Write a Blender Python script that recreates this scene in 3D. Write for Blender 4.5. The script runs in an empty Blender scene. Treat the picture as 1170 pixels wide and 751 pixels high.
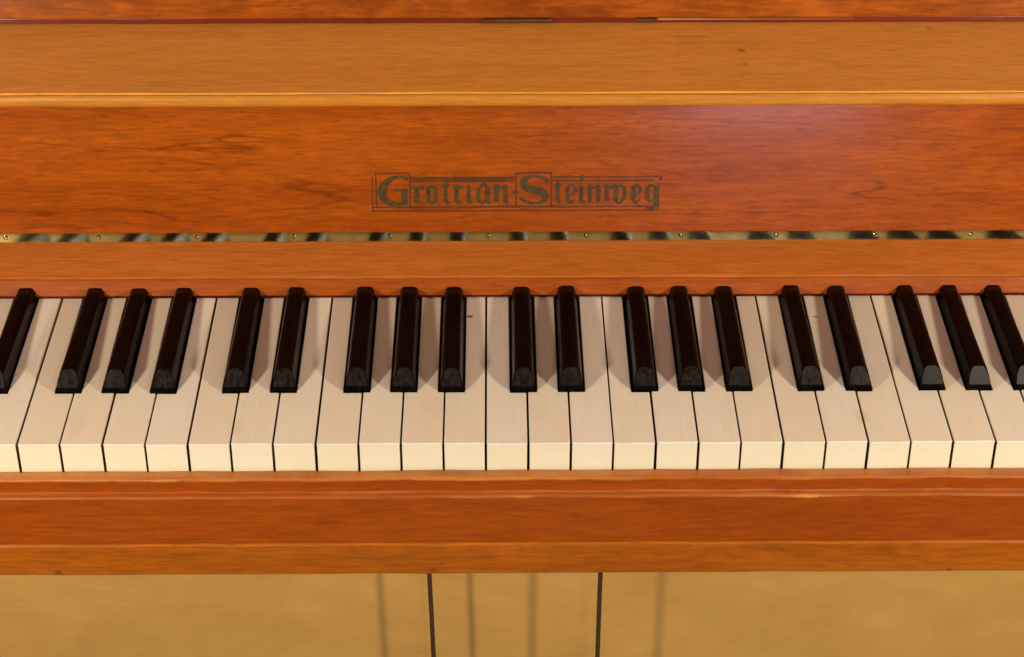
import bpy, bmesh, math, random
from mathutils import Vector, Matrix
random.seed(7)
C = bpy.context.scene.collection
S = bpy.context.scene

# ------------------------------------------------------------------ materials
def new_mat(name):
    m = bpy.data.materials.new(name); m.use_nodes = True
    nt = m.node_tree; nt.nodes.clear()
    out = nt.nodes.new('ShaderNodeOutputMaterial')
    p = nt.nodes.new('ShaderNodeBsdfPrincipled')
    nt.links.new(p.outputs[0], out.inputs[0])
    return m, nt, p

def N(nt, t, **kw):
    n = nt.nodes.new(t)
    for k, v in kw.items():
        if hasattr(n, k): setattr(n, k, v)
        else: n.inputs[k].default_value = v
    return n

def mapped(nt, scale, loc=(0, 0, 0), rot=(0, 0, 0)):
    tc = N(nt, 'ShaderNodeTexCoord')
    mp = N(nt, 'ShaderNodeMapping')
    mp.inputs['Scale'].default_value = scale
    mp.inputs['Location'].default_value = loc
    mp.inputs['Rotation'].default_value = rot
    nt.links.new(tc.outputs['Object'], mp.inputs['Vector'])
    return mp.outputs[0]

def noise(nt, vec, detail=4, rough=.55, dist=0., scale=1.):
    n = N(nt, 'ShaderNodeTexNoise')
    n.inputs['Scale'].default_value = scale
    n.inputs['Detail'].default_value = detail
    n.inputs['Roughness'].default_value = rough
    n.inputs['Distortion'].default_value = dist
    nt.links.new(vec, n.inputs['Vector'])
    return n.outputs['Fac']

def ramp(nt, fac, a, b, va=0., vb=1.):
    r = N(nt, 'ShaderNodeMapRange')
    r.inputs['From Min'].default_value = a; r.inputs['From Max'].default_value = b
    r.inputs['To Min'].default_value = va; r.inputs['To Max'].default_value = vb
    nt.links.new(fac, r.inputs['Value'])
    return r.outputs[0]

def mathn(nt, op, a, b=None):
    n = N(nt, 'ShaderNodeMath'); n.operation = op
    for i, v in enumerate((a, b)):
        if v is None: continue
        if isinstance(v, (int, float)): n.inputs[i].default_value = v
        else: nt.links.new(v, n.inputs[i])
    return n.outputs[0]

def mix(nt, fac, a, b, mode='MIX'):
    n = N(nt, 'ShaderNodeMix'); n.data_type = 'RGBA'; n.blend_type = mode
    for s, v in ((0, fac), (6, a), (7, b)):
        if isinstance(v, tuple): n.inputs[s].default_value = (*v, 1) if len(v) == 3 else v
        elif isinstance(v, (int, float)): n.inputs[s].default_value = v
        else: nt.links.new(v, n.inputs[s])
    return n.outputs[2]

def axis(nt, i):
    tc = N(nt, 'ShaderNodeTexCoord'); s = N(nt, 'ShaderNodeSeparateXYZ')
    nt.links.new(tc.outputs['Object'], s.inputs[0])
    return s.outputs[i]

def wood(name, base, dark, light, seed=0., fig=(2.2, 34, 34), figdist=.8, vein=.55, fine=.5, rough=.3,
         coat=.35, coatrough=.16, blotch=0., swirl=False, wear=None, spots=(), spec=.5):
    """varnished veneer: broad figure, long dark veins, fine fibre, short pores"""
    m, nt, p = new_mat(name)
    o = (seed * 3.1, seed * 1.7, seed * 2.3)
    f1 = noise(nt, mapped(nt, fig, o), 5, .55, figdist)
    col = mix(nt, ramp(nt, f1, .32, .68), dark, light)
    col = mix(nt, .45, col, base)
    # fine fibre
    f2 = noise(nt, mapped(nt, (52, 520, 520), o, (0, .01, .012)), 4, .62)
    k = ramp(nt, f2, .3, .7, 1 - .55 * fine, 1 + .4 * fine)
    comb = N(nt, 'ShaderNodeCombineColor')
    for i in range(3): nt.links.new(k, comb.inputs[i])
    col = mix(nt, 1., col, comb.outputs[0], 'MULTIPLY')
    # long veins (thin contour lines of a stretched noise), broken up
    f3 = noise(nt, mapped(nt, (2.0, 22, 22), (o[2], o[0], o[1]), (0, .02, .02)), 4, .55, .35)
    f3 = mathn(nt, 'MULTIPLY', f3, 11.0)
    fr = mathn(nt, 'FRACT', f3)
    line = ramp(nt, mathn(nt, 'ABSOLUTE', mathn(nt, 'SUBTRACT', fr, .5)), .0, .13, 1., 0.)
    brk = ramp(nt, noise(nt, mapped(nt, (9, 70, 70), (o[1], o[2], o[0])), 4), .46, .62)
    col = mix(nt, mathn(nt, 'MULTIPLY', mathn(nt, 'MULTIPLY', line, brk), vein), col, tuple(c * .42 for c in dark))
    # pores
    po = noise(nt, mapped(nt, (120, 780, 780), o, (0, .01, .015)), 2, .5)
    col = mix(nt, ramp(nt, po, .60, .70, 0., .75 * fine), col, tuple(c * .45 for c in dark))
    if blotch:
        b = noise(nt, mapped(nt, (9, 22, 22) if not swirl else (26, 60, 60), (o[1], o[0], o[2])), 5, .6, 1.5 if swirl else .4)
        col = mix(nt, ramp(nt, b, .38, .7, 0., blotch), col, tuple(c * .62 for c in dark))
        b2 = noise(nt, mapped(nt, (14, 40, 40), (o[2], o[1], o[0])), 4, .6, .8)
        col = mix(nt, ramp(nt, b2, .5, .75, 0., blotch * .8), col, tuple(min(1, c * 1.2) for c in light))
    for (sx, sy, sz, r, f, *sc) in spots:     # knots, bruises, chips
        tc = N(nt, 'ShaderNodeTexCoord')
        d = N(nt, 'ShaderNodeVectorMath'); d.operation = 'SUBTRACT'; d.inputs[1].default_value = (sx, sy, sz)
        nt.links.new(tc.outputs['Object'], d.inputs[0])
        l = N(nt, 'ShaderNodeVectorMath'); l.operation = 'LENGTH'
        nt.links.new(d.outputs[0], l.inputs[0])
        if sc:
            st = N(nt, 'ShaderNodeVectorMath'); st.operation = 'MULTIPLY'; st.inputs[1].default_value = (.13, 1, 1)
            nt.links.new(d.outputs[0], st.inputs[0]); nt.links.new(st.outputs[0], l.inputs[0])
        nz = noise(nt, mapped(nt, (300, 500, 500)), 2)
        dd = mathn(nt, 'ADD', l.outputs['Value'], mathn(nt, 'MULTIPLY', mathn(nt, 'SUBTRACT', nz, .5), r * 1.2))
        col = mix(nt, ramp(nt, dd, r * .3, r, f, 0.), col, sc[0] if sc else tuple(c * .3 for c in dark))
    if wear:   # rubbed-through varnish along an arris: (axis, centre, halfwidth, colour, amount)
        for (ax, cen, hw, wc, am) in wear:
            a = axis(nt, ax)
            wob = noise(nt, mapped(nt, (22, 3, 3), o), 4, .65)
            a2 = mathn(nt, 'ADD', a, mathn(nt, 'MULTIPLY', mathn(nt, 'SUBTRACT', wob, .5), hw * 3.2))
            d = mathn(nt, 'ABSOLUTE', mathn(nt, 'SUBTRACT', a2, cen))
            amt = ramp(nt, d, hw * .35, hw, 1., 0.)
            pat = ramp(nt, noise(nt, mapped(nt, (9, 60, 60), o), 4), .36, .6, .35, 1.)
            col = mix(nt, mathn(nt, 'MULTIPLY', mathn(nt, 'MULTIPLY', amt, pat), am), col, wc)
    nt.links.new(col, p.inputs['Base Color'])
    rr = noise(nt, mapped(nt, (12, 30, 30), o), 4)
    nt.links.new(ramp(nt, rr, .3, .7, rough * .85, rough * 1.2), p.inputs['Roughness'])
    p.inputs['Coat Weight'].default_value = coat
    p.inputs['Coat Roughness'].default_value = coatrough
    p.inputs['Specular IOR Level'].default_value = spec * .6
    bp = N(nt, 'ShaderNodeBump'); bp.inputs['Strength'].default_value = .12; bp.inputs['Distance'].default_value = .0006
    nt.links.new(f2, bp.inputs['Height']); nt.links.new(bp.outputs[0], p.inputs['Normal'])
    return m

def plain(name, col, rough=.5, metal=0., var=.12, scale=(60, 60, 60), spec=.5, coat=0.):
    m, nt, p = new_mat(name)
    f = noise(nt, mapped(nt, scale), 4)
    k = mix(nt, ramp(nt, f, .3, .7), tuple(c * (1 - var) for c in col), tuple(min(1, c * (1 + var)) for c in col))
    nt.links.new(k, p.inputs['Base Color'])
    nt.links.new(ramp(nt, noise(nt, mapped(nt, (90, 90, 90)), 3), .3, .7, rough * .8, min(1, rough * 1.25)), p.inputs['Roughness'])
    p.inputs['Metallic'].default_value = metal
    p.inputs['Specular IOR Level'].default_value = spec
    p.inputs['Coat Weight'].default_value = coat
    return m

M = {}
M['fall'] = wood('fallboard_veneer', (.35, .072, .002), (.255, .041, .0012), (.44, .102, .003), 1.0, fig=(3.2, 34, 34), vein=.7, fine=.52,
                 blotch=.2, rough=.28, coat=.3, coatrough=.14, spec=.2, spots=((.352, .2, .036, .004, .7), (.215, .2, .05, .006, .3)))
M['shelf'] = wood('shelf_veneer', (.89, .385, .066), (.84, .345, .055), (.92, .43, .082), 2.0, fig=(2.2, 30, 30), vein=.3, fine=.32, rough=.36,
                  coat=.25, coatrough=.25, spots=((.160, 0.2589, 0.1112, .0035, .75), (.160, 0.2404, 0.1112, .0028, .4), (.283, 0.2899, 0.1112, .003, .45)))
M['nose'] = wood('edging_wood', (.59, .235, .024), (.52, .19, .018), (.65, .27, .032), 3.0, fig=(3, 60, 60), vein=.25, fine=.3, rough=.38)
M['upper'] = wood('upper_panel_burl', (.37, .086, .004), (.26, .050, .002), (.49, .128, .006), 4.0, fig=(7, 34, 34), figdist=1.6, vein=.35,
                  fine=.6, blotch=.75, swirl=True, rough=.36)
M['gapw'] = wood('red_mahogany', (.17, .022, .008), (.12, .014, .006), (.22, .03, .012), 5.0, vein=.3, fine=.3, rough=.3)
M['rail'] = wood('rail_veneer', (.58, .17, .025), (.50, .138, .018), (.65, .20, .034), 6.0, fig=(2.6, 40, 40), vein=.3, fine=.4, rough=.5, coat=.04, coatrough=.3)
M['railf'] = wood('shaded_rail_wood', (.34, .072, .004), (.28, .054, .003), (.41, .092, .006), 6.6, fig=(2.6, 40, 40), vein=.3, fine=.4, rough=.4, coat=.15, spec=.3)  # rail wood made redder and darker, shade of the upright face painted in
M['slip'] = wood('key_slip_wood', (.345, .066, .0025), (.28, .047, .0018), (.40, .082, .0035), 7.0, fig=(2.2, 40, 40), vein=.35, fine=.38, rough=.38, blotch=.15,
                 spots=((-.178, -.0098, -.0176, .0013, .6, (.6, .27, .06)), (.178, -.0139, -.0270, .0016, .8, (.64, .32, .09)), (.020, -.0139, -.0269, .0011, .5, (.6, .27, .06))),
                 wear=((2, -.0172, .0016, (.58, .23, .04), .7), (2, -.0264, .0011, (.54, .21, .05), .55)))
M['bed'] = wood('keybed_wood', (.41, .105, .003), (.34, .08, .002), (.47, .13, .005), 8.0, fig=(4, 40, 40), vein=.2, fine=.45, rough=.42, blotch=.25, swirl=True,
                spots=((-.242, -.0156, -.0785, .003, .6), (-.03, -.0156, -.0775, .003, .4), (.262, -.0156, -.08, .0025, .8)))
M['lower'] = wood('pale_board', (.64, .365, .096), (.59, .325, .081), (.69, .40, .112), 9.0, fig=(16, 22, 22), figdist=1.2, vein=.0, fine=.06, blotch=.24, rough=.55, coat=.05)
M['inner'] = plain('dark_inner_wood', (.05, .022, .01), .8)
M['keywood'] = plain('old_key_wood', (.20, .10, .04), .8)
M['felt'] = plain('red_felt', (.10, .008, .006), .95, scale=(500, 500, 500), var=.3, spec=.1)
M['brass'] = plain('polished_brass', (.48, .37, .14), .08, 1., var=.06)
M['steel'] = plain('dull_screw_metal', (.42, .34, .2), .38, 1.)
M['darkmetal'] = plain('tarnished_plate', (.16, .10, .05), .4, .8, var=.3, scale=(200, 300, 300))
M['cord'] = plain('dark_cord', (.055, .032, .014), .6)
M['pale'] = plain('pale_glint', (.45, .26, .12), .4, var=.3, scale=(30, 200, 200))  # pale colour standing in for a glint

# ivory: pinkish cream with brown-yellow stains, specks
def ivory():
    m, nt, p = new_mat('aged_ivory')
    geo = N(nt, 'ShaderNodeNewGeometry')
    def nm(scale, detail=4, rough=.55, dist=0.):
        mp = N(nt, 'ShaderNodeMapping'); mp.inputs['Scale'].default_value = scale
        nt.links.new(geo.outputs['Position'], mp.inputs['Vector'])
        return noise(nt, mp.outputs[0], detail, rough, dist)
    a, b, c = (.89, .845, .765), (.87, .805, .70), (.82, .71, .52)
    col = mix(nt, ramp(nt, nm((38, 22, 10), 4), .35, .65), a, b)
    col = mix(nt, ramp(nt, nm((70, 24, 10), 5, .6, .6), .55, .8, 0., .55), col, c)
    col = mix(nt, ramp(nt, nm((420, 30, 10), 3), .35, .75, 0., .14), col, (.58, .45, .33))
    info = N(nt, 'ShaderNodeObjectInfo')
    col = mix(nt, ramp(nt, info.outputs['Random'], 0, 1, 0., .5), col, c)
    for (sx, sy, r, f, cc) in ((-.0100, .1272, .0017, .9, (.10, .05, .02)), (.1982, .1252, .0012, .75, (.12, .06, .03)),
                               (-.0300, .0330, .0085, .12, (.55, .38, .24)), (.2115, .0240, .0050, .3, (.66, .42, .20)), (.030, .028, .008, .08, (.5, .33, .18)), (-.228, .020, .008, .1, (.5, .33, .18)), (-.139, .016, .006, .14, (.6, .4, .2))):
        d = N(nt, 'ShaderNodeVectorMath'); d.operation = 'SUBTRACT'; d.inputs[1].default_value = (sx, sy, 0)
        nt.links.new(geo.outputs['Position'], d.inputs[0])
        sc = N(nt, 'ShaderNodeVectorMath'); sc.operation = 'MULTIPLY'
        sc.inputs[1].default_value = (1, .55, 0) if r > .002 else (.6, 1, 0)
        nt.links.new(d.outputs[0], sc.inputs[0])
        l = N(nt, 'ShaderNodeVectorMath'); l.operation = 'LENGTH'; nt.links.new(sc.outputs[0], l.inputs[0])
        dd = mathn(nt, 'ADD', l.outputs['Value'], mathn(nt, 'MULTIPLY', mathn(nt, 'SUBTRACT', nm((260, 260, 10), 3), .5), r * 1.3))
        col = mix(nt, ramp(nt, dd, r * .35, r, f, 0.), col, cc)
    nt.links.new(col, p.inputs['Base Color'])
    nt.links.new(ramp(nt, nm((90, 60, 10), 4), .3, .7, .32, .5), p.inputs['Roughness'])
    p.inputs['Specular IOR Level'].default_value = .4
    p.inputs['Subsurface Weight'].default_value = .0
    return m
M['ivory'] = ivory()

def front_mat():
    m, nt, p = new_mat('yellowed_key_front')
    geo = N(nt, 'ShaderNodeNewGeometry')
    mp = N(nt, 'ShaderNodeMapping'); mp.inputs['Scale'].default_value = (30, 20, 260)
    nt.links.new(geo.outputs['Position'], mp.inputs['Vector'])
    f = noise(nt, mp.outputs[0], 4)
    info = N(nt, 'ShaderNodeObjectInfo')
    col = mix(nt, ramp(nt, f, .3, .7), (.80, .765, .57), (.83, .80, .63))
    col = mix(nt, ramp(nt, info.outputs['Random'], 0, 1, 0., .35), col, (.80, .73, .50))
    nt.links.new(col, p.inputs['Base Color'])
    p.inputs['Roughness'].default_value = .4
    return m
M['front'] = front_mat()

def ebony():
    m, nt, p = new_mat('black_key_lacquer')
    geo = N(nt, 'ShaderNodeNewGeometry')
    mp = N(nt, 'ShaderNodeMapping'); mp.inputs['Scale'].default_value = (300, 24, 300)
    nt.links.new(geo.outputs['Position'], mp.inputs['Vector'])
    f = noise(nt, mp.outputs[0], 4)
    col = mix(nt, ramp(nt, f, .4, .75), (.0012, .0009, .0008), (.004, .0024, .002))
    nt.links.new(col, p.inputs['Base Color'])
    nt.links.new(ramp(nt, f, .3, .7, .2, .32), p.inputs['Roughness'])
    p.inputs['Specular IOR Level'].default_value = .05
    return m
M['ebony'] = ebony()

def sheen_ebony():  # black lacquer with some reflected grey painted into its base
    m, nt, p = new_mat('grey_sheen_lacquer')
    geo = N(nt, 'ShaderNodeNewGeometry')
    mp = N(nt, 'ShaderNodeMapping'); mp.inputs['Scale'].default_value = (420, 260, 260)
    nt.links.new(geo.outputs['Position'], mp.inputs['Vector'])
    f = noise(nt, mp.outputs[0], 5, .65)
    info = N(nt, 'ShaderNodeObjectInfo')
    col = mix(nt, ramp(nt, f, .35, .7), (.004, .003, .0024), (.022, .016, .012))
    nt.links.new(col, p.inputs['Base Color'])
    nt.links.new(ramp(nt, f, .3, .7, .17, .28), p.inputs['Roughness'])
    return m
M['sheen'] = sheen_ebony()

def inlay_mat():
    m, nt, p = new_mat('faded_olive_lettering')
    tc = N(nt, 'ShaderNodeTexCoord')
    f = noise(nt, mapped(nt, (260, 260, 260)), 4, .6)
    col = mix(nt, ramp(nt, f, .35, .7), (.046, .034, .003), (.095, .064, .007))
    nt.links.new(col, p.inputs['Base Color']); p.inputs['Roughness'].default_value = .4
    f2 = noise(nt, mapped(nt, (420, 420, 420), (3, 1, 2)), 4, .6)
    nt.links.new(ramp(nt, f2, .36, .56, 1., .72), p.inputs['Alpha'])
    return m
M['inlay'] = inlay_mat()
def inlay_line():
    m, nt, p = new_mat('faded_frame_line')
    p.inputs['Base Color'].default_value = (.085, .030, .003, 1); p.inputs['Roughness'].default_value = .4
    f2 = noise(nt, mapped(nt, (160, 300, 300), (5, 1, 2)), 4, .65)
    nt.links.new(ramp(nt, f2, .34, .62, .92, .35), p.inputs['Alpha'])
    return m
M['line'] = inlay_line()

# ------------------------------------------------------------------ mesh helpers
def obj(name, bm, mat, parent=None, smooth=False, bevel=0., segs=2):
    bmesh.ops.recalc_face_normals(bm, faces=bm.faces)
    me = bpy.data.meshes.new(name); bm.to_mesh(me); bm.free()
    for m in (mat if isinstance(mat, (list, tuple)) else [mat]): me.materials.append(m)
    o = bpy.data.objects.new(name, me); C.objects.link(o)
    if parent: o.parent = parent
    if smooth:
        for p in me.polygons: p.use_smooth = True
    if bevel:
        b = o.modifiers.new('bevel', 'BEVEL'); b.width = bevel; b.segments = segs
        b.limit_method = 'ANGLE'; b.angle_limit = math.radians(32)
        b.harden_normals = False
    return o

def prism_x(profile, x0, x1, step=.03, jit=.00012):
    """board: a (y, z) profile swept along x, edges a hair out of true"""
    bm = bmesh.new(); n = max(1, int((x1 - x0) / step)); rings = []
    for i in range(n + 1):
        x = x0 + (x1 - x0) * i / n
        dy, dz = random.uniform(-jit, jit), random.uniform(-jit, jit)
        rings.append([bm.verts.new((x, y + dy, z + dz)) for y, z in profile])
    k = len(profile)
    for a, b in zip(rings, rings[1:]):
        for i in range(k):
            bm.faces.new((a[i], a[(i + 1) % k], b[(i + 1) % k], b[i]))
    bm.faces.new(rings[0]); bm.faces.new(list(reversed(rings[-1])))
    return bm

def box(bm, x0, x1, y0, y1, z0, z1):
    v = [bm.verts.new((x, y, z)) for x in (x0, x1) for y in (y0, y1) for z in (z0, z1)]
    for f in ((0, 1, 3, 2), (4, 6, 7, 5), (0, 4, 5, 1), (2, 3, 7, 6), (0, 2, 6, 4), (1, 5, 7, 3)):
        bm.faces.new([v[i] for i in f])
    return bm

def prism_z(poly, z0, z1):
    bm = bmesh.new()
    a = [bm.verts.new((x, y, z0)) for x, y in poly]; b = [bm.verts.new((x, y, z1)) for x, y in poly]
    n = len(poly)
    for i in range(n): bm.faces.new((a[i], a[(i + 1) % n], b[(i + 1) % n], b[i]))
    bm.faces.new(list(reversed(a))); bm.faces.new(b)
    return bm

# ------------------------------------------------------------------ the piano
P = .0235                       # white key pitch; x = 0 is a B/C joint, y = 0 the key fronts, z = 0 the ivory
NL, NR = -26, 24                # white keys A0 .. A7 (fifty), counted from that joint
XL, XR = NL * P - .004, NR * P + .004
BL, BR = XL - .05, XR + .05
piano = bpy.data.objects.new('upright_piano', None); C.objects.link(piano)
piano.location = (0, 0, 0)
piano['label'] = 'orange brown wooden upright piano with open fallboard, old ivory keys and a pale lower panel'
piano['category'] = 'piano'

T12 = math.tan(math.radians(12))
DY, DZ = -.0026, .0016
def sh(profile): return [(y + DY, z + DZ) for y, z in profile]
def fy(z): return .1905 + (z - .0142) * T12

# fallboard (leaning back) with its inlaid name
ft = .0035
obj('fallboard', prism_x(sh([(fy(.0196), .0196), (fy(.0196) + .016, .0196), (fy(.1075) + .016, .1075), (fy(.1075), .1075)]), BL, BR, .05, 0.), M['fall'], piano, bevel=.0012)
fall = bpy.data.objects['fallboard']
# brass strip hinge under it, mirror bright, reflecting the keys
HT = math.radians(12.45)
def hy(z): return .1912 + DY + (z - .0139 - DZ) * math.tan(HT)
hinge = obj('strip_hinge', prism_x([(hy(z0) + d, z0) for z0, d in ((.0139 + DZ, 0.), (.0139 + DZ, .004))] + [(hy(z0) + d, z0) for z0, d in ((.0205 + DZ, .004), (.0205 + DZ, 0.))], XL - .01, XR + .01, .06, 0.), M['brass'], piano)
def screw(x, z, parent):
    bm = bmesh.new()
    n = 14; r = .0016
    c, s = math.cos(HT), math.sin(HT)
    def pt(u, v, w): return (x + u, hy(z) + v * s - w * c, z + v * c + w * s)
    prev = None
    for rr, w in ((r, -.0004), (r, .00004), (r * .9, .00012), (r * .4, .00012)):
        ring = [bm.verts.new(pt(rr * math.cos(t * 2 * math.pi / n), rr * math.sin(t * 2 * math.pi / n), w)) for t in range(n)]
        if prev:
            for i in range(n): bm.faces.new((prev[i], prev[(i + 1) % n], ring[(i + 1) % n], ring[i]))
        prev = ring
    bm.faces.new(prev)
    o = obj('screw', bm, M['brass'], parent, smooth=True)
    return o
for x in [-.2997 + .0602 * i for i in range(-4, 14)]: screw(x + random.uniform(-.0015, .0015), .0171 + DZ, hinge)

# rail over the key tails
rail = obj('fallboard_rail', prism_x([(.1505, .0016), (.205, .0016), (.205, .0157), (.188, .0154), (.1545, .01185), (.1530, .0114)], BL, BR), M['rail'], piano, bevel=.0003)
obj('shaded_rail_front', prism_x([(.148, .0016), (.1502, .0016), (.1528, .0114), (.1521, .0112), (.1514, .0104)], BL, BR), M['railf'], rail, bevel=.0004)  # separate front piece, added to carry the painted shade of the rail face
obj('felt_strip', prism_x([(.1477, .0004), (.160, .0004), (.160, .0015), (.1477, .0015)], XL, XR), M['felt'], piano)

# shelf with its rounded pale edging
obj('shelf', prism_x(sh([(.2063, .1008), (.320, .1008), (.320, .1096), (.2066, .1096), (.2063, .1093)]), BL, BR, .03, .00025), M['shelf'], piano)
nose = [(.2053, .1009), (.2045, .1012), (.2034, .1024), (.2029, .1040), (.2029, .1062), (.2034, .1078), (.2042, .1087), (.2050, .1090), (.2053, .1090)]
obj('shelf_edging', prism_x(sh(nose), BL, BR, .03, .0002), M['nose'], piano, smooth=False, bevel=.0004)

# upper panel, standing on a recessed red strip
up = obj('upper_panel', prism_x(sh([(.300, .1139), (.320, .1139), (.320, .60), (.300, .60)]), BL, BR), M['upper'], piano, bevel=.0012)
strip = obj('recessed_strip', prism_x(sh([(.3018, .1097), (.318, .1097), (.318, .1138), (.3018, .1138)]), BL, BR, .03, .0002), M['gapw'], piano, bevel=.0006)
for (xa, xb, mm) in ((-.0026, .0425, 'darkmetal'), (.0965, .1095, 'darkmetal')):
    bm = bmesh.new(); box(bm, xa, xb, .2992 + DY, .3016 + DY, .1118 + DZ, .1136 + DZ); obj('hinge_plate', bm, M[mm], strip, bevel=.0004)
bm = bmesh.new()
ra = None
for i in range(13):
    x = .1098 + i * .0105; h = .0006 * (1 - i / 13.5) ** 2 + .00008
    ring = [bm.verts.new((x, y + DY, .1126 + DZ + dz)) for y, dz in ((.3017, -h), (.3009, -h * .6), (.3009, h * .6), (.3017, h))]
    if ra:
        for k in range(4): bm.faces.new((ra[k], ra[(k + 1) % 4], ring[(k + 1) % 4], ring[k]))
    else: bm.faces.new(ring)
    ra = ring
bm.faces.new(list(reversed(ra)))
obj('glint_line', bm, M['pale'], strip)  # thin tapering line painted as a glint along the strip

# key slip, keybed, panel below, inner frame
slip = [(-.0024, -.0168), (-.0088, -.0168), (-.0098, -.0178), (-.0098, -.0262), (-.0132, -.0263), (-.0141, -.0272), (-.0141, -.0583), (-.0024, -.0583)]
obj('key_slip', prism_x(slip, BL, BR, .02, .0003), M['slip'], piano, bevel=.0006)
bed = [(-.0150, -.0586), (-.0158, -.0594), (-.0158, -.0798), (-.0150, -.0806), (.25, -.0806), (.25, -.0586)]
obj('keybed', prism_x(bed, BL, BR, .025, .00025), M['bed'], piano, bevel=.0005)
obj('lower_panel', prism_x([(.135, -.0808), (.153, -.0808), (.153, -.62), (.135, -.62)], BL, BR), M['lower'], piano)
bm = bmesh.new(); box(bm, XL, XR, .003, .25, -.0584, -.034); obj('key_frame', bm, M['inner'], piano)
for (a, b) in ((BL, XL - .001), (XR + .001, BR)):
    bm = bmesh.new(); box(bm, a, b, -.0018, .1474, -.0582, .012); obj('key_block', bm, M['rail'], piano, bevel=.002)
for (a, b) in ((BL - .03, BL - .0005), (BR + .0005, BR + .03)):
    bm = bmesh.new(); box(bm, a, b, -.02, .33, -.62, .62); obj('side_panel', bm, M['fall'], piano, bevel=.003)

# ------------------------------------------------------------------ keys
NAMES = 'CDEFGAB'
OFF = {'C': -.0021, 'D': .0018, 'F': -.0033, 'G': 0., 'A': .0038}   # black key right of C, D, F, G, A: its centre from the joint
GAP, NOTCH, YN, YE = .00058, .0077, .0487, .156

def outline(kind, first=False, inset=0., y0=0.):
    """outline of a white key seen from above, joint to joint (0..P)"""
    x0, x1 = GAP + inset, P - GAP - inset
    l = NAMES[(NAMES.index(kind) - 1) % 7]
    r0 = .0007
    pts = [(x0, y0 + r0), (x0 + r0 * .3, y0 + r0 * .3), (x0 + r0, y0), (x1 - r0, y0), (x1 - r0 * .3, y0 + r0 * .3), (x1, y0 + r0)]
    if kind in OFF:
        e = P + OFF[kind] - NOTCH - inset
        pts += [(x1, YN - inset), (e, YN - inset), (e, YE)]
    else: pts += [(x1, YE)]
    if l in OFF and not first:
        s = OFF[l] + NOTCH + inset
        pts += [(s, YE), (s, YN - inset), (x0, YN - inset)]
    else: pts += [(x0, YE)]
    return pts

def make_white(kind, first=False):
    k = obj('white_key', prism_z(outline(kind, first, .0003, .0012), -.030, -.0017), M['keywood'], piano)
    obj('ivory_top', prism_z(outline(kind, first), -.0017, 0.), M['ivory'], k, bevel=.00045, segs=3)
    bm = bmesh.new(); box(bm, GAP + .0001, P - GAP - .0001, .0005, .00115, -.030, -.00175)
    obj('key_front', bm, M['front'], k, bevel=.0002)
    return k

def copy_tree(o):
    c = o.copy(); C.objects.link(c)
    for ch in o.children:
        d = ch.copy(); C.objects.link(d); d.parent = c
        d.matrix_parent_inverse = ch.matrix_parent_inverse
    return c

protos = {}
for n in range(NL, NR):
    kind = NAMES[n % 7]; first = n == NL
    key = (kind, first)
    if key not in protos: protos[key] = make_white(kind, first); k = protos[key]
    else: k = copy_tree(protos[key])
    k.location = (n * P + random.uniform(-.00012, .00012), random.uniform(-.0004, .0002), random.uniform(-.00028, .00018))
    k.rotation_euler = (random.uniform(-.0012, .0012), random.uniform(-.003, .003), random.uniform(-.0009, .0009))

# black keys: rounded block, sloping front with an arched top edge
def black_sections():
    """half profile from base to crown: (halfwidth, height at the front, height at the rail)"""
    pr = [(.0067, -.012), (.0067, .0004), (.0062, .0030), (.0057, .0065)]
    cx, cz, r = .0024, .0081, .0027
    for t in range(0, 7):
        a = math.radians(90 * t / 6)
        pr.append((cx + r * math.cos(a), cz + r * math.sin(a) * .92))
    return pr
def make_black():
    pr = black_sections()
    prof = [(-w, z) for w, z in pr] + [(w, z) for w, z in reversed(pr)]
    ys = [.0, .012, .03, .05, .07, .09, .108]
    def yf(z): return .0 if z < .0026 else (z - .0026) * 1.12
    bm = bmesh.new(); rings = []
    for j, y in enumerate(ys):
        ring = []
        for (x, z) in prof:
            k = min(1, y / .1)
            zz = z if z < .001 else z * (1 - .39 * k)       # the crown falls away towards the rail
            yy = yf(z) + (y if y > .012 else y) * (1 - yf(z) / .108)
            ring.append(bm.verts.new((x * (1 if z < .001 else 1.03 - .09 * k), yy, zz)))
        rings.append(ring)
    n = len(prof)
    for a, b in zip(rings, rings[1:]):
        for i in range(n - 1): 
            f = bm.faces.new((a[i], a[i + 1], b[i + 1], b[i])); f.smooth = True
        bm.faces.new((a[n - 1], a[0], b[0], b[n - 1]))
    bm.faces.new(list(reversed(rings[-1])))
    lo = [v for v, (x, z) in zip(rings[0], prof) if z < .0031]
    hi = [v for v, (x, z) in zip(rings[0], prof) if z >= .0029]
    bm.faces.new(lo)
    k = obj('black_key', bm, M['ebony'], piano)
    # sloping face: the grey it mirrors is put into a lighter base colour
    bm = bmesh.new()
    pts = [(x, z) for (x, z) in prof if z >= .0029]
    pts = [(x * 1.03, z) for x, z in pts]
    o1 = [bm.verts.new((x, yf(z), z)) for x, z in pts]
    cxm = (0, sum(yf(z) for x, z in pts) / len(pts), sum(z for x, z in pts) / len(pts))
    o2 = []
    for x, z in pts:
        tz = max(0., (z - .003) / .0076); ix = x * (.94 - .20 * tz ** 3); iz = cxm[2] + (z - cxm[2]) * .95
        o2.append(bm.verts.new((ix, yf(iz) - .00018, iz + .00016)))
    for i in range(len(pts) - 1): 
        bm.faces.new((o1[i], o1[i + 1], o2[i + 1], o2[i]))
    bm.faces.new((o1[-1], o1[0], o2[0], o2[-1]))
    bm.faces.new(o2)
    for f in bm.faces: f.material_index = 1 if len(f.verts) > 4 else 0
    obj('sheen_tip', bm, [M['ebony'], M['sheen']], k)
    return k
bk0 = None
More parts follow.
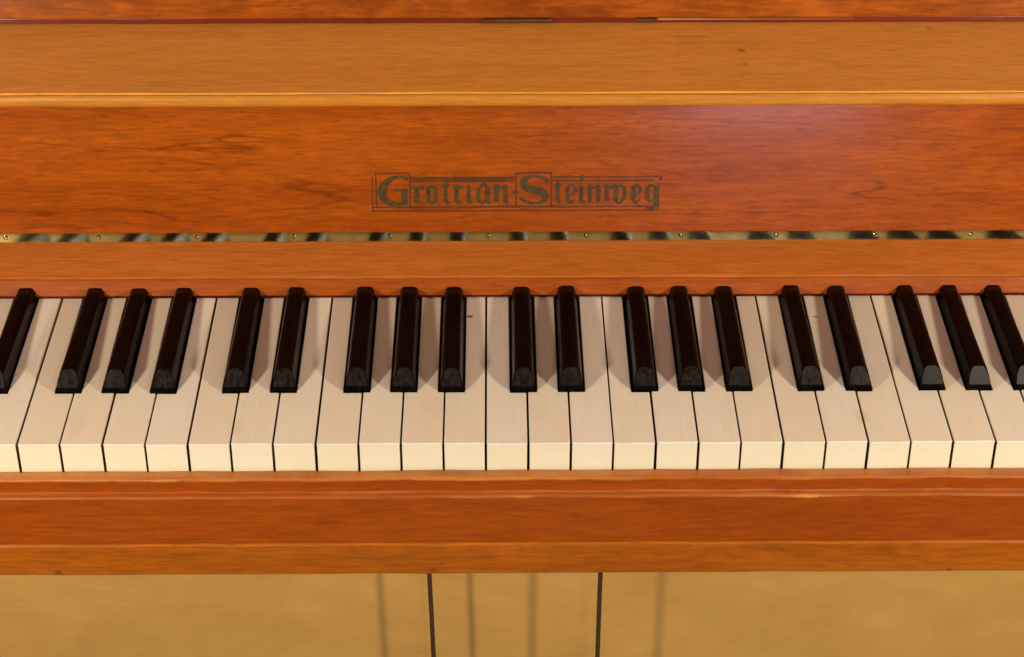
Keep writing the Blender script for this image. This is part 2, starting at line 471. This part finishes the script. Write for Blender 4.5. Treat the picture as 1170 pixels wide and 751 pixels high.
for n in range(NL, NR - 1):
    kind = NAMES[n % 7]
    if kind not in OFF: continue
    if bk0 is None: bk = bk0 = make_black()
    else: bk = copy_tree(bk0)
    bk.location = ((n + 1) * P + OFF[kind] + random.uniform(-.0002, .0002), .0490 + random.uniform(-.0003, .0003), random.uniform(-.0003, .0003))
    bk.rotation_euler = (random.uniform(-.0015, .0015), random.uniform(-.008, .008), random.uniform(-.0015, .0015))

# ------------------------------------------------------------------ the inlaid name on the fallboard
# strokes are laid out in millimetres on the leaning face: u along the board, v up it
def uv(px, py): return 18.66 + (px - 590) * .5430, 19.9 + (241 - py) * .5680
cT, sT = math.cos(math.radians(12)), math.sin(math.radians(12))
def onboard(u, v, w): # w: proud of the face, mm
    return (u / 1000, .1905 + DY + (v * sT - w * cT) / 1000, .0142 + DZ + (v * cT + w * sT) / 1000)
def stroke(bm, pts, wid, w=.06):
    """a pen stroke: pts in mm, widths in mm, smoothed when it has more than 3 points"""
    if len(pts) > 3:
        q, ww = [], []
        n = len(pts)
        for i in range(n - 1):
            p0, p1, p2, p3 = pts[max(i - 1, 0)], pts[i], pts[i + 1], pts[min(i + 2, n - 1)]
            for s in range(5):
                t = s / 5
                q.append(tuple(.5 * (2 * b + (c - a) * t + (2 * a - 5 * b + 4 * c - d) * t * t + (3 * b - a - 3 * c + d) * t ** 3) for a, b, c, d in zip(p0, p1, p2, p3)))
                ww.append(wid[i] + (wid[i + 1] - wid[i]) * t)
        q.append(pts[-1]); ww.append(wid[-1]); pts, wid = q, ww
    L, R = [], []
    for i, (u, v) in enumerate(pts):
        a, b = pts[max(i - 1, 0)], pts[min(i + 1, len(pts) - 1)]
        dx, dy = b[0] - a[0], b[1] - a[1]; l = math.hypot(dx, dy) or 1
        nx, ny = -dy / l * wid[i] / 2, dx / l * wid[i] / 2
        L.append(bm.verts.new(onboard(u + nx, v + ny, w))); R.append(bm.verts.new(onboard(u - nx, v - ny, w)))
    for i in range(len(pts) - 1): bm.faces.new((L[i], R[i], R[i + 1], L[i + 1]))

Z = 12.944
def run(base, strokes):
    bm = bmesh.new()
    for k, (pts, w) in enumerate(strokes):
        if isinstance(w, (int, float)): w = [w] * len(pts)
        stroke(bm, [uv(base + x / Z, 190 + y / Z) for x, y in pts], [a / Z * .66 for a in w], .06 + .012 * (k % 5))
    # give the ink its own thickness
    g = bmesh.ops.extrude_face_region(bm, geom=bm.faces[:])
    off = Vector((0, cT, -sT)) * .00015
    bmesh.ops.translate(bm, vec=off, verts=[v for v in g['geom'] if isinstance(v, bmesh.types.BMVert)])
    return bm
stem = lambda x, y0, y1, w: ([(x, y0), (x, y1)], w)
LET = [
 (420, [([(600, 205), (570, 165), (450, 160), (335, 205), (255, 290), (225, 385), (255, 475), (335, 535), (450, 558), (595, 545)], [55, 40, 42, 70, 100, 112, 100, 80, 45, 38]),
        stem(556, 345, 552, 82), ([(400, 358), (600, 350)], 26)]),
 (420, [stem(735, 305, 535, 60), ([(655, 335), (700, 305), (770, 320), (840, 305)], [20, 34, 40, 50]), ([(715, 520), (770, 540), (820, 520)], [40, 40, 15])]),
 (420, [stem(905, 320, 520, 56), stem(1015, 330, 515, 52), ([(890, 335), (960, 290), (1030, 345)], 36), ([(890, 505), (960, 548), (1030, 500)], 36)]),
 (500, [([(140, 200), (126, 280), (126, 440), (132, 530)], [38, 50, 50, 50]), ([(60, 295), (180, 285)], 34), ([(120, 515), (155, 545), (200, 515)], [30, 38, 14])]),
 (500, [stem(285, 305, 530, 56), ([(235, 320), (290, 295), (345, 320), (385, 300)], [18, 34, 34, 44]), ([(262, 515), (310, 542), (360, 515)], [30, 40, 14])]),
 (500, [stem(463, 295, 530, 52), ([(440, 190), (490, 190)], 62), ([(425, 320), (465, 290)], [14, 40]), ([(450, 515), (485, 542), (530, 515)], [30, 38, 14])]),
 (500, [stem(605, 335, 520, 50), stem(738, 315, 535, 56), ([(590, 350), (650, 295), (690, 262), (750, 330)], [28, 34, 34, 40]), ([(590, 505), (660, 548), (740, 500)], [30, 40, 26]), ([(725, 520), (760, 545), (785, 520)], [30, 34, 12])]),
 (500, [stem(868, 300, 535, 60), stem(1004, 320, 540, 56), ([(830, 320), (880, 285), (930, 335), (1000, 290), (1025, 340)], [20, 40, 30, 36, 40]), ([(990, 520), (1025, 548), (1055, 520)], [26, 34, 12])]),
 (580, [([(66, 392), (160, 388)], 46)]),
 (580, [([(600, 235), (555, 200), (450, 158), (340, 158), (255, 195), (228, 262), (280, 325), (385, 352), (490, 375), (548, 430), (545, 490), (490, 532), (390, 550), (280, 528), (180, 470)],
         [70, 55, 34, 36, 75, 92, 92, 92, 92, 92, 72, 44, 32, 34, 50])]),
 (580, [([(745, 235), (732, 300), (732, 440), (740, 530)], [44, 54, 54, 50]), ([(680, 305), (790, 295)], 28), ([(720, 515), (760, 542), (790, 515)], [30, 38, 14])]),
 (580, [stem(882, 315, 520, 54), ([(865, 330), (930, 285), (1000, 345), (985, 385), (895, 450)], [30, 36, 48, 36, 16]), ([(868, 505), (925, 545), (985, 495)], [32, 42, 14])]),
 (580, [stem(1080, 295, 530, 52), ([(1062, 175), (1118, 175)], 66), ([(1040, 320), (1082, 290)], [14, 38]), ([(1062, 515), (1100, 542), (1145, 515)], [30, 38, 14])]),
 (670, [stem(42, 300, 535, 52), stem(167, 320, 535, 56), ([(5, 320), (50, 288), (100, 330), (160, 288), (185, 335)], [18, 36, 28, 36, 40])]),
 (670, [stem(292, 300, 520, 54), stem(428, 330, 530, 56), ([(545, 335), (556, 400), (545, 470), (500, 535)], [50, 50, 46, 34]),
        ([(250, 320), (300, 288), (355, 330), (405, 288), (445, 340)], [18, 36, 26, 34, 44]), ([(430, 335), (500, 285), (555, 345)], [22, 36, 44]), ([(290, 510), (345, 500), (415, 505), (460, 548), (510, 530)], [14, 14, 20, 40, 32])]),
 (670, [stem(684, 320, 515, 62), ([(668, 335), (720, 288), (785, 350), (770, 385), (690, 440)], [30, 38, 48, 34, 16]), ([(668, 500), (722, 546), (785, 495)], [34, 42, 14])]),
 (670, [stem(886, 325, 500, 56), stem(1016, 320, 590, 56), ([(870, 340), (950, 290), (1010, 325), (1060, 295)], [30, 38, 34, 30]), ([(870, 490), (935, 528), (1015, 480)], [30, 36, 18]), ([(1020, 580), (965, 640), (870, 620)], [46, 42, 22])]),
]
for base, st in LET: obj('inlaid_letter', run(base, st), M['inlay'], fall)
bm = bmesh.new()
def ln(x0, y0, x1, y1, w=1.5, h=.03): stroke(bm, [uv(x0, y0), uv(x1, y1)], [w * .64] * 2, h)
ln(430, 198.2, 469, 198.2, 1.9, .030); ln(430.9, 199, 430.9, 237, 1.4, .034); ln(427, 201, 426, 236, 1.0, .030); ln(469.3, 199, 469.3, 237, 1.6, .034)
ln(426, 236.6, 752, 236.6, 1.7, .038); ln(426, 240.8, 752, 240.8, 1.7, .038); ln(426.4, 236, 426.4, 241.4, 1.4, .042)
ln(470, 203, 589, 203, 1.7, .038); ln(470, 207.6, 589, 207.6, 1.7, .038); ln(471, 205.3, 588, 205.3, 2.4, .026)
ln(589, 198.2, 630.4, 198.2, 1.9, .030); ln(589.6, 199, 589.6, 237, 1.6, .034); ln(629.7, 199, 629.7, 237, 1.6, .034)
ln(631, 202.8, 751, 202.8, 1.6, .038); ln(631, 206.8, 747, 206.8, 1.6, .038); ln(751.8, 208, 751.8, 240, 1.0, .030); ln(753.6, 201.8, 753.6, 207.2, 3.0, .030)
g = bmesh.ops.extrude_face_region(bm, geom=bm.faces[:])
bmesh.ops.translate(bm, vec=Vector((0, cT, -sT)) * .00015, verts=[v for v in g['geom'] if isinstance(v, bmesh.types.BMVert)])
obj('inlaid_frame', bm, M['line'], fall)

# ------------------------------------------------------------------ two cords hanging below the keybed
def cord(x0, x1, label, y, r=.0015):
    bm = bmesh.new(); n = 10; prev = None; K = 40
    for i in range(K + 1):
        z = -.0806 - (i / K) * .53
        t = (-.0806 - z - .090) / .0707
        x = x0 + (x1 - x0) * t + .0004 * math.sin(i * .21 + x0 * 40)
        ring = [bm.verts.new((x + r * math.cos(a * 2 * math.pi / n), y + r * math.sin(a * 2 * math.pi / n), z)) for a in range(n)]
        if prev:
            for k in range(n): bm.faces.new((prev[k], prev[(k + 1) % n], ring[(k + 1) % n], ring[k]))
        else: bm.faces.new(ring)
        prev = ring
    bm.faces.new(list(reversed(prev)))
    o = obj('hanging_cord', bm, M['cord'], smooth=True)
    o['label'] = label; o['category'] = 'cord'; o['group'] = 'dark cords hanging below the keybed'
cord(-.0378, -.0368, 'thin dark cord hanging under the piano keybed, the left one, its lower end leaning right', .1035)
cord(.0717, .0714, 'thin dark cord hanging straight down under the piano keybed, the right one of two', .091)

# ------------------------------------------------------------------ light
def lamp(name, loc, power, col, size):
    l = bpy.data.lights.new(name, 'POINT'); l.energy = power; l.color = col; l.shadow_soft_size = size
    o = bpy.data.objects.new(name, l); o.location = loc; C.objects.link(o)
WARM = (1., .835, .63)
lamp('lamp', (-.57, -.56, .34), 23.5, WARM, .04)
lamp('lamp', (.71, -.58, .365), 29.5, WARM, .04)
a = bpy.data.lights.new('window_light', 'AREA'); a.energy = 4.6; a.color = (.62, .66, 1.); a.shape = 'RECTANGLE'; a.size = .3; a.size_y = .25
ao = bpy.data.objects.new('window_light', a); C.objects.link(ao)
ao.location = (.50, -2.4, .06)
ao.rotation_euler = (Vector((.15, .2, .07)) - ao.location).to_track_quat('-Z', 'Y').to_euler()
for x, e in ((-1.15, 2.4), (1.0, 4.8)):  # overhead fill pair, added to brighten level surfaces and the key tips
    a = bpy.data.lights.new('overhead_fill', 'AREA'); a.energy = e; a.color = (1., .83, .63); a.shape = 'RECTANGLE'; a.size = .6; a.size_y = .6
    ao = bpy.data.objects.new('overhead_fill', a); C.objects.link(ao)
    ao.location = (x, -.75, 1.9)
    ao.rotation_euler = (Vector((0, .1, 0)) - ao.location).to_track_quat('-Z', 'Y').to_euler()
w = bpy.data.worlds.new('World'); S.world = w; w.use_nodes = True
bgn = w.node_tree.nodes['Background']; bgn.inputs[0].default_value = (.95, .93, .92, 1); bgn.inputs[1].default_value = .055

# ------------------------------------------------------------------ camera
yaw, pitch, roll = .0086, .5890, .0010
cy, sy, cp, sp = math.cos(yaw), math.sin(yaw), math.cos(pitch), math.sin(pitch)
F = Vector((sy * cp, cy * cp, -sp)); R0 = Vector((cy, -sy, 0)); U0 = R0.cross(F)
R = math.cos(roll) * R0 + math.sin(roll) * U0; U = -math.sin(roll) * R0 + math.cos(roll) * U0
cam = bpy.data.cameras.new('Camera'); co = bpy.data.objects.new('Camera', cam); C.objects.link(co)
co.matrix_world = Matrix(((R.x, U.x, -F.x, .0064), (R.y, U.y, -F.y, -.9243), (R.z, U.z, -F.z, .6935), (0, 0, 0, 1)))
cam.sensor_width = 36; cam.lens = 2390.3 / 1170 * 36
cam.clip_start = .05; cam.clip_end = 200
cam.dof.use_dof = True; cam.dof.focus_distance = 1.23; cam.dof.aperture_fstop = 22.
S.camera = co
S.view_settings.view_transform = 'Standard'; S.view_settings.look = 'None'
S.view_settings.exposure = 0; S.view_settings.gamma = 1
